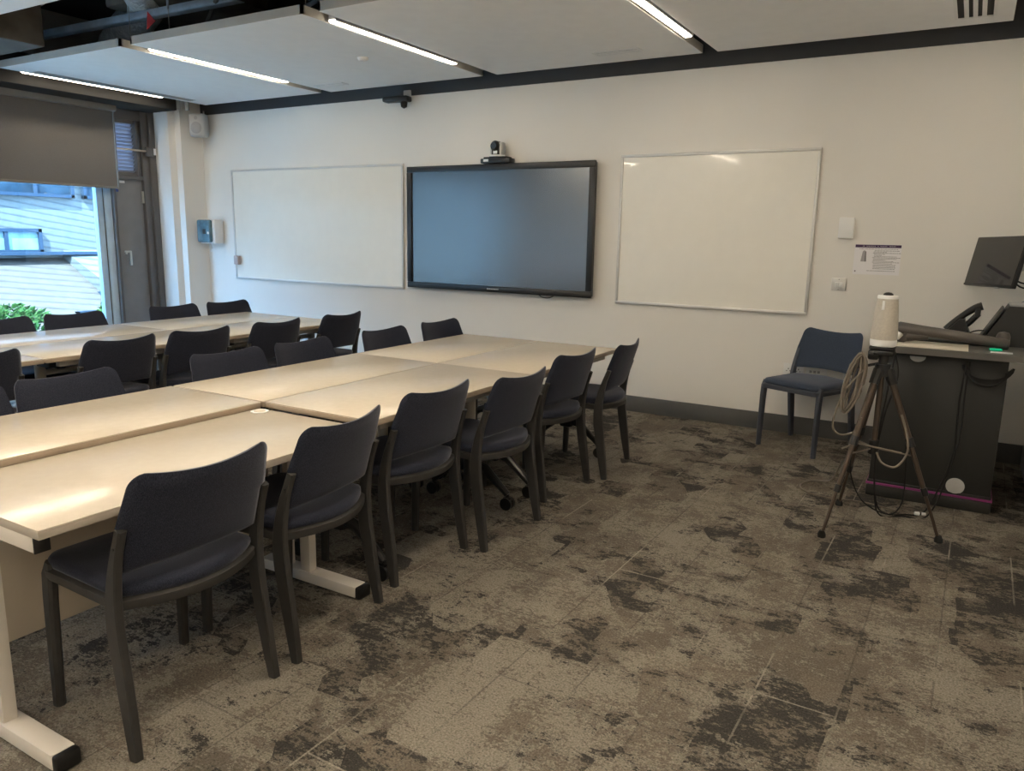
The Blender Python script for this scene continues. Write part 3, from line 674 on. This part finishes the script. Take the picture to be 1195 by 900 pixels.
# ------------------------------------------------------------ flip-top tables (600 mm deep, along Y)
def table_proto(L):
    root = empty('folding_table'); W_ = .61; a, b = W_/2-.002, L/2-.002
    t = MB().box((0, 0, .727), (2*a, 2*b, .006), .0015); t.build('tabletop', M['top'], root)
    MB().box((0, 0, .7135), (2*a-.0005, 2*b-.0005, .021), .002).build('edge_band', M['edge'], root, label='tan edge band')
    u = MB()
    for s in (-1, 1): u.span((s*(a-.07)-.02, -b+.10, .665), (s*(a-.07)+.02, b-.10, .703), .003)
    u.build('rail', M['creammetal'], root)
    for s in (-1, 1):
        y = s*(b-.12)
        c = MB().tube([(0, y, .20), (0, y, .66)], .030, 14); c.build('column', M['creammetal'], root)
        MB().box((0, y, .672), (.30, .05, .055), .006).box((.10, y-s*.05, .66), (.10, .06, .05), .01).build('tilt_bracket', M['black'], root)
        ft = MB()
        for q in (-1, 1):
            ft.tube([(0, y, .235), (q*.10, y, .205), (q*.245, y, .082)], [.030, .026, .017], 10)
        ft.box((0, y, .225), (.09, .07, .09), .015)
        f = ft.build('foot', M['blackm'], root)
        for q in (-1, 1):
            cs = MB().tube([(q*.245, y-.024, .034), (q*.245, y-.005, .034)], .034, 16).tube([(q*.245, y+.005, .034), (q*.245, y+.024, .034)], .034, 16)
            cs.box((q*.245, y, .055), (.045, .03, .03), .008).tube([(q*.245, y, .05), (q*.245, y, .085)], .010)
            cs.build('castor', M['black'], f)
    MB().tube([(0, -b+.12, .60), (0, b-.12, .60)], .018, 12).build('crossbar', M['creammetal'], root)
    return root
tp = table_proto(1.24)
T = [(-.340, -1.92, 1.19, 'cream folding table at the far end of the near group, aisle side'), (-.340, -3.145, 1.27, 'cream folding table in the middle of the near group, aisle side'),
     (-.955, -1.92, 1.19, 'cream folding table at the far end of the near group, window side'), (-.955, -3.145, 1.27, 'cream folding table in the middle of the near group, window side'),
     (-.955, -4.425, 1.27, 'cream folding table beside and slightly higher than the white-legged desk'),
     (-2.775, -1.875, 1.22, 'cream folding table at the far end of the window group, aisle side'), (-2.775, -3.10, 1.21, 'cream folding table in the middle of the window group, aisle side'),
     (-2.775, -4.325, 1.22, 'cream folding table of the window group cut by the left frame edge, aisle side'),
     (-3.39, -1.875, 1.22, 'cream folding table at the far end of the window group, by the window'), (-3.39, -3.10, 1.21, 'cream folding table in the middle of the window group, by the window'),
     (-3.39, -4.325, 1.22, 'cream folding table of the window group outside the left frame edge, by the window')]
for i, (x, y, L, l) in enumerate(T):
    o = tp if i == 0 else copy_tree(tp)
    o.location = (x, y, 0); o.scale = (1, L/1.24, 1); tag(o, l, 'table', 'cream folding tables on castors')
dk = empty('office_desk', (-.335, -4.43, 0)); tag(dk, 'pale white-legged desk nearest the camera, slightly lower than its neighbours', 'table')
a, b = .312, .628
MB().box((0, 0, .702), (2*a, 2*b, .006), .0015).build('desktop', M['topw'], dk)
MB().box((0, 0, .689), (2*a-.0005, 2*b-.0005, .022), .002).build('edge_band', M['edgew'], dk, label='grey-tan edge band')
gt = MB().lathe([(.036, 0), (.038, .003), (.028, .0035), (.026, .002), (0, .002)], (-.302+.04, b-.045, .705), 24).build('cable_grommet', M['whitep'], dk)
MB().lathe([(.0, 0), (.024, 0), (.024, .001), (0, .001)], (-.262, b-.045, .7075), 20).build('grommet_cap', M['panel'], dk)
for s in (-1, 1):
    y = s*(b-.03)
    fr = MB().span((-.27, y-.02, .628), (.262, y+.02, .677), .003).build('crossbeam', M['whitemetal'], dk)
    MB().span((.262, y-.021, .627), (.268, y+.021, .678), .002).build('end_cap', M['black'], fr)
    MB().span((-.045, y-.026, .05), (.010, y+.014, .628), .004).build('column', M['whitemetal'], dk)
    MB().span((-.15, y-.012, .05), (-.115, y+.014, .628), .004).build('column', M['whitemetal'], dk)
    ff = MB().span((-.28, y-.033, .006), (.262, y+.033, .052), .004).build('foot', M['whitemetal'], dk)
    MB().span((.262, y-.034, .002), (.290, y+.034, .053), .008).build('end_cap', M['black'], ff)
MB().span((-.235, -b+.055, .17), (-.217, b-.055, .675), .002).build('modesty_panel', M['panel'], dk)

# ------------------------------------------------------------ lectern and what stands on it
lc = empty('lectern', (1.84, -.80, 0)); tag(lc, 'dark grey lectern with magenta stripe in the right corner', 'lectern')
MB().span((-.304, -.455, .095), (.303, .42, .858), .006).build('body', M['lect'], lc)
MB().span((-.314, -.465, .0), (.313, .43, .070), .010).build('plinth', M['lect'], lc)
MB().span((-.316, -.467, .070), (.315, .432, .082), .002).build('stripe', M['magenta'], lc)
MB().span((-.31, -.461, .082), (.309, .426, .096), .002).build('body', M['lect'], lc)
t = MB().prism([(-.33, -.56), (.44, -.56), (.50, -.50), (.50, .48), (-.33, .48)], .032, Matrix.Translation((0, 0, .858))); t.build('worktop', M['lecedge'], lc)
MB().prism([(-.325, -.555), (.438, -.555), (.495, -.498), (.495, .475), (-.325, .475)], .003, Matrix.Translation((0, 0, .890))).build('top_surface', M['lectop'], lc)
MB().lathe([(.0, 0), (.044, 0), (.046, .004), (.040, .007), (.0, .007)], (.133, -.455, .112+.02), 28, Matrix.Rotation(PI/2, 4, 'X')).build('cable_port', M['greyp'], lc)
pl = [(.04*math.cos(PI+k*PI/12), .03*math.sin(PI+k*PI/12)) for k in range(13)]
MB().prism(pl, .006, Matrix.Translation((-.125, -.455, .835)) @ Matrix.Rotation(PI/2, 4, 'X')).build('lock_plate', M['greyp'], lc)

ZT = .893
tag(MB().box((1.74, -1.165, ZT+.002), (.42, .36, .003), .001).build('paper_sheet', M['cream']), 'cream paper sheet lying on the lectern top', 'paper')
tag(MB().box((2.10, -1.285, ZT+.002), (.10, .055, .002), rz=-.03).build('sticker', M['paper']), 'small white asset sticker at the lectern front edge', 'sticker')
ld = MB().box((2.075, -1.22, ZT+.009), (.055, .03, .010), .004, rz=.2).build('indicator_light', M['green']); tag(ld, 'small green glowing indicator on the lectern top', 'indicator')
ar = empty('document_camera', (1.87, -1.15, ZT)); tag(ar, 'grey tubular folded document camera lying along the lectern', 'document camera')
MB().tube([(-.285, .02, .082), (-.272, .02, .081), (-.15, .01, .073), (.05, 0, .057), (.255, -.03, .037), (.263, -.03, .036)], [.030, .036, .030, .028, .026, .020], 20).build('arm', M['gunmetal'], ar)
MB().tube([(-.26, .02, .045), (-.235, .02, .006)], [.048, .030], 16).tube([(-.24, .02, .04), (-.12, .015, .045)], [.035, .02], 14).build('head', M['gunmetal'], ar)
MB().tube([(-.278, -.045, .028), (-.262, -.03, .055)], [.016, .020], 12).build('knob', M['greyp'], ar)
MB().lathe([(.03, .0), (.034, .02), (.034, .07), (.026, .09), (.0, .098)], (.235, .04, .0), 20).build('joint', M['gunmetal'], ar)
ph = empty('desk_phone', (1.86, -.80, ZT)); tag(ph, 'black desk telephone with raised handset on the lectern', 'telephone')
MB().prism([(-.13, 0), (.10, 0), (.10, .02), (.055, .13), (.03, .13), (-.05, .035), (-.13, .02)], .20, Matrix.Translation((0, .10, 0)) @ Matrix.Rotation(PI/2, 4, 'X')).build('base', M['black'], ph)
hp = [(-.03, -.04, .06), (.0, -.04, .10), (.05, -.04, .155), (.10, -.04, .195), (.135, -.04, .21)]
MB().tube(spline(hp, 5), [.018+.006*abs(1-2*i/20) for i in range(21)], 10).build('handset', M['black'], ph)
MB().tube(spline([(.02, -.04, .07), (.07, -.04, .10), (.12, -.04, .165)], 5), .017, 10).box((.115, -.04, .17), (.03, .05, .05), .008).build('cradle', M['black'], ph)
MB().tube(spline([(.04, -.05, .02), (.12, -.08, .07), (.2, -.05, .06), (.18, .0, .01)], 8), .004, 6).build('cord', M['rubber'], ph)
tag(MB().box((1.86, -.98, ZT+.010), (.42, .13, .016), .006, rz=-.05).build('keyboard', M['black']), 'black keyboard lying behind the document camera', 'keyboard')
tag(MB().tube(spline([(1.60, -.80, ZT+.012), (1.68, -.74, ZT+.02), (1.74, -.80, ZT+.02), (1.70, -.9, ZT+.012), (1.62, -.86, ZT+.012)], 8), .010, 8).build('cable', M['rubber']), 'black cable looped on the lectern left of the phone', 'cable')
ct = empty('control_panel', (2.14, -.86, ZT)); tag(ct, 'wedge-shaped dark control panel box on the lectern', 'control panel')
MB().prism([(-.14, 0), (.16, 0), (.16, .225), (-.02, .225)], .24, Matrix.Translation((0, .13, 0)) @ Matrix.Rotation(PI/2, 4, 'X')).build('case', M['lect'], ct)
MB().box((-.092, .01, .118), (.010, .235, .21), .003, ry=math.atan2(.12, .225)).build('touch_screen', M['black'], ct)
MB().box((.072, .01, .229), (.18, .245, .010), .003).build('top_trim', M['rail'], ct)
ba = empty('equipment_stand', (2.30, -.45, ZT)); tag(ba, 'blue-grey angled support bracket behind the control panel', 'bracket')  # post and arm that carry the monitor, with a blue-grey strut
MB().box((-.055, -.05, .235), (.24, .14, .03), .006, ry=-.68).build('strut', M['bluem'], ba)
MB().tube([(0.02, .1, 0), (0.02, .1, .45)], .022, 14).build('post', M['greyp'], ba)
MB().tube([(0.02, .1, .42), (-.12, .03, .42), (-.21, .02, .43)], .018, 12).build('arm', M['greyp'], ba)
MB().tube(spline([(-.20, .02, .38), (-.10, .0, .33), (0, .06, .36)], 6), .005, 6).tube(spline([(-.20, .02, .40), (-.12, -.02, .31), (0, .08, .30)], 6), .005, 6).build('cable', M['rubber'], ba)
mo = empty('monitor', (2.03, -.418, 1.349)); mo.rotation_mode = 'ZXY'
mo.rotation_mode = 'QUATERNION'
mo.rotation_quaternion = (Matrix.Rotation(-1.091, 3, 'Z') @ Matrix.Rotation(-.188, 3, 'X') @ Matrix.Rotation(-.021, 3, 'Y')).to_quaternion()
tag(mo, 'thin black computer monitor tilted on an arm above the lectern', 'monitor')
MB().box((0, .014, 0), (.53, .026, .31), .005).box((0, .035, -.02), (.30, .03, .18), .01).build('casing', M['black'], mo)
MB().box((0, -.0005, .006), (.514, .003, .288)).build('screen', M['monscreen'], mo)
MB().box((0, -.002, -.147), (.52, .004, .012), .001).build('chin', M['blackm'], mo)
MB().box((0.1, .01, -.158), (.04, .016, .008), .003).build('button', M['greyp'], mo)
cc = MB()
for k in range(6):
    cc.tube([(2.03+.115*math.cos(q*PI/12)*(1-.05*k)+.02, -1.272-.008*k, .822-.078*abs(math.sin(q*PI/12))-.004*k-.008) for q in range(13)], .0065, 6)
tag(cc.build('cable_bundle', M['rubber']), 'coiled black cables tucked under the lectern worktop', 'cable')

# ------------------------------------------------------------ tripod with conference device
tc_ = Vector((1.590, -1.850))
tr = empty('tripod', (tc_.x, tc_.y, 0)); tag(tr, 'brown-legged camera tripod standing in front of the lectern', 'tripod')
def off(x, y, z): return Vector((x-tc_.x, y-tc_.y, z))
for fx, fy in ((1.420, -2.105), (1.925, -1.855), (1.425, -1.552)):
    F = off(fx, fy, .012); Hd = Vector((F.x*.10, F.y*.10, .82)); d_ = F-Hd
    lg = MB().tube([Hd, Hd+d_*.42], .016, 10).tube([Hd+d_*.40, Hd+d_*.72], .012, 10).tube([Hd+d_*.70, Hd+d_*.985], .0085, 10).build('leg', M['bronze'], tr)
    for p_, q_, r_ in ((.39, .445, .021), (.69, .735, .016), (-.02, .07, .024)): MB().tube([Hd+d_*p_, Hd+d_*q_], r_, 10).build('leg_lock', M['black'], lg)
    MB().lathe([(.019, -.012), (.020, .004), (.012, .022)], F, 12).build('rubber_foot', M['rubber'], lg)
    MB().tube([(0, 0, .43), Hd+d_*.50], .005, 6).build('brace', M['cablebrown'], lg)
MB().tube([(0, 0, .40), (0, 0, .84)], .014, 12).build('centre_column', M['bronze'], tr)
MB().tube([(0, 0, .40), (0, 0, .47)], .026, 12).build('collar', M['black'], tr)
MB().tube([(0, 0, .80), (0, 0, .86)], .036, 12).tube([(0, 0, .855), (0, 0, .91)], .022, 12).build('collar', M['black'], tr)
MB().box((0, 0, .918), (.09, .08, .024), .006).box((-.01, 0, .94), (.115, .085, .014), .004).box((-.045, -.01, .905), (.05, .05, .05), .01).build('head', M['black'], tr)
MB().tube([(-.02, .0, .86), (-.13, -.02, .83)], .007, 8).box((-.135, -.02, .83), (.03, .03, .045), .008).build('pan_handle', M['black'], tr)
ow = empty('conference_device', (tc_.x-.01, tc_.y, .9475)); tag(ow, 'tall white fabric-covered conference speaker camera on the tripod', 'speaker')
MB().lathe([(.050, 0), (.058, .004), (.0615, .02), (.061, .036)], (0, 0, 0), 36).build('base', M['whitep'], ow)
MB().lathe([(.060, .036), (.061, .06), (.058, .12), (.053, .18), (.0475, .235)], (0, 0, 0), 36).build('body', M['owl'], ow)
MB().lathe([(.0475, .235), (.047, .246), (.043, .251), (.0, .252)], (0, 0, 0), 36).build('cap', M['whitep'], ow)
MB().lathe([(.024, .250), (.022, .258), (.013, .264), (.0, .266)], (0, 0, 0), 24).build('lens_dome', M['black'], ow)
MB().box((-.012, -.0505, .205), (.012, .006, .045), .002, rx=-.09).build('badge', M['whitep'], ow)

# cables
def loopcable(c, rx, rz, n, r, m, label, ph=0., group=None):
    pts = []
    for k in range(n*20+1):
        a_ = k*2*PI/20+ph; q = k//20
        pts.append((c[0]+rx*(1-.16*(q % 5))*math.cos(a_)+.006*math.sin(q*1.7)+.16*rz*math.sin(a_), c[1]+.006*q+.01*math.cos(a_*.5), c[2]+rz*(1-.05*(q % 3))*math.sin(a_)))
    return tag(MB().tube(pts, r, 6).build('cable_coil', m), label, 'cable')
cb = loopcable((1.475, -1.955, .765), .040, .152, 8, .0058, M['cablebeige'], 'beige cable coiled and hung from the tripod head')
cb.rotation_euler = (0, 0, 0)
tag(MB().tube(spline([(1.52, -1.95, .84), (1.44, -1.95, .72), (1.40, -1.95, .56), (1.43, -1.95, .50), (1.50, -1.95, .52), (1.53, -1.95, .60)], 8), .0058, 6).build('cable', M['cablebeige']), 'large drooping loop of beige cable left of the tripod', 'cable')
tag(MB().tube(spline([(1.45, -1.92, .42), (1.52, -1.92, .455), (1.60, -1.92, .45), (1.72, -1.88, .43)], 8), .005, 6).tube(spline([(1.61, -1.90, .42), (1.64, -1.9, .37), (1.70, -1.9, .36), (1.74, -1.88, .42), (1.74, -1.88, .5), (1.70, -1.87, .62)], 8), .006, 6).build('cable', M['cablebeige']), 'beige cable strung across the tripod legs', 'cable')
tag(MB().tube(spline([(1.46, -1.90, .36), (1.38, -1.62, .16), (1.24, -1.22, .02), (1.175, -1.30, .006), (1.22, -1.42, .006), (1.36, -1.47, .006), (1.55, -1.44, .006), (1.72, -1.50, .006)], 9), .005, 6).build('cable', M['cablebrown']), 'thin brown cable looping on the carpet left of the tripod', 'cable')
tag(MB().tube(spline([(1.63, -1.83, .94), (1.66, -1.82, .80), (1.62, -1.80, .60), (1.60, -1.79, .35), (1.62, -1.70, .10), (1.67, -1.58, .008), (1.75, -1.54, .008), (1.84, -1.48, .02), (1.90, -1.38, .15), (1.945, -1.32, .35), (1.94, -1.30, .6), (1.95, -1.30, .835)], 9), .0045, 6).build('cable', M['rubber']), 'long black cable from the tripod head to the lectern', 'cable')
tag(MB().tube(spline([(1.64, -1.84, .92), (1.60, -1.80, .45), (1.61, -1.74, .16), (1.64, -1.62, .008), (1.74, -1.575, .008), (1.86, -1.50, .01), (1.93, -1.36, .2), (1.965, -1.31, .45), (1.96, -1.30, .65), (1.965, -1.30, .835)], 9), .004, 6).build('cable', M['rubber']), 'second black cable beside the first, touching the floor', 'cable')
tag(MB().tube(spline([(1.50, -1.90, .45), (1.50, -1.90, .30), (1.56, -1.78, .12), (1.68, -1.62, .02), (1.74, -1.70, .12), (1.745, -1.80, .30), (1.735, -1.85, .46)], 8), .0035, 6).build('cable', M['rubber']), 'thin black cable hanging in a loop between tripod legs', 'cable')
pg = empty('cable_connector', (1.80, -1.51, .016)); tag(pg, 'pair of small white plugs on the black cable by the lectern', 'plug')
MB().tube([(0, 0, 0), (.022, .008, .0)], .010, 10).build('plug', M['whitep'], pg); MB().tube([(.034, .012, 0), (.052, .018, .0)], .008, 10).build('plug', M['whitep'], pg)

# ------------------------------------------------------------ light
wd = bpy.data.worlds.new('sky'); SC.world = wd; wd.use_nodes = True
bg = wd.node_tree.nodes['Background']; bg.inputs['Color'].default_value = (.38, .63, 1., 1); bg.inputs['Strength'].default_value = 11.5
sun = bpy.data.lights.new('sun', 'SUN'); sun.energy = 24.; sun.angle = .01; sun.color = (.78, .93, 1)
so = bpy.data.objects.new('sun', sun); COL.objects.link(so)
so.rotation_euler = Vector((-.33, .60, -.75)).to_track_quat('-Z', 'Y').to_euler()

# ------------------------------------------------------------ camera
cd = bpy.data.cameras.new('camera'); co = bpy.data.objects.new('camera', cd); COL.objects.link(co)
r = Vector((0.85998941, 0.50999551, 0.0179662)); u = Vector((-0.11322596, 0.15636393, 0.98118816)); f = Vector((-0.49759229, 0.84584567, -0.19221605))
mx = Matrix(((r.x, u.x, -f.x, 1.9079453), (r.y, u.y, -f.y, -6.01401522), (r.z, u.z, -f.z, 1.45121081), (0, 0, 0, 1)))
co.matrix_world = mx; cd.sensor_width = 36; cd.lens = 892.747396*36/1195; cd.clip_start = .02
SC.camera = co
SC.view_settings.view_transform = 'Standard'; SC.view_settings.look = 'None'
SC.view_settings.exposure = .66; SC.view_settings.gamma = 1; SC.view_settings.use_curve_mapping = False
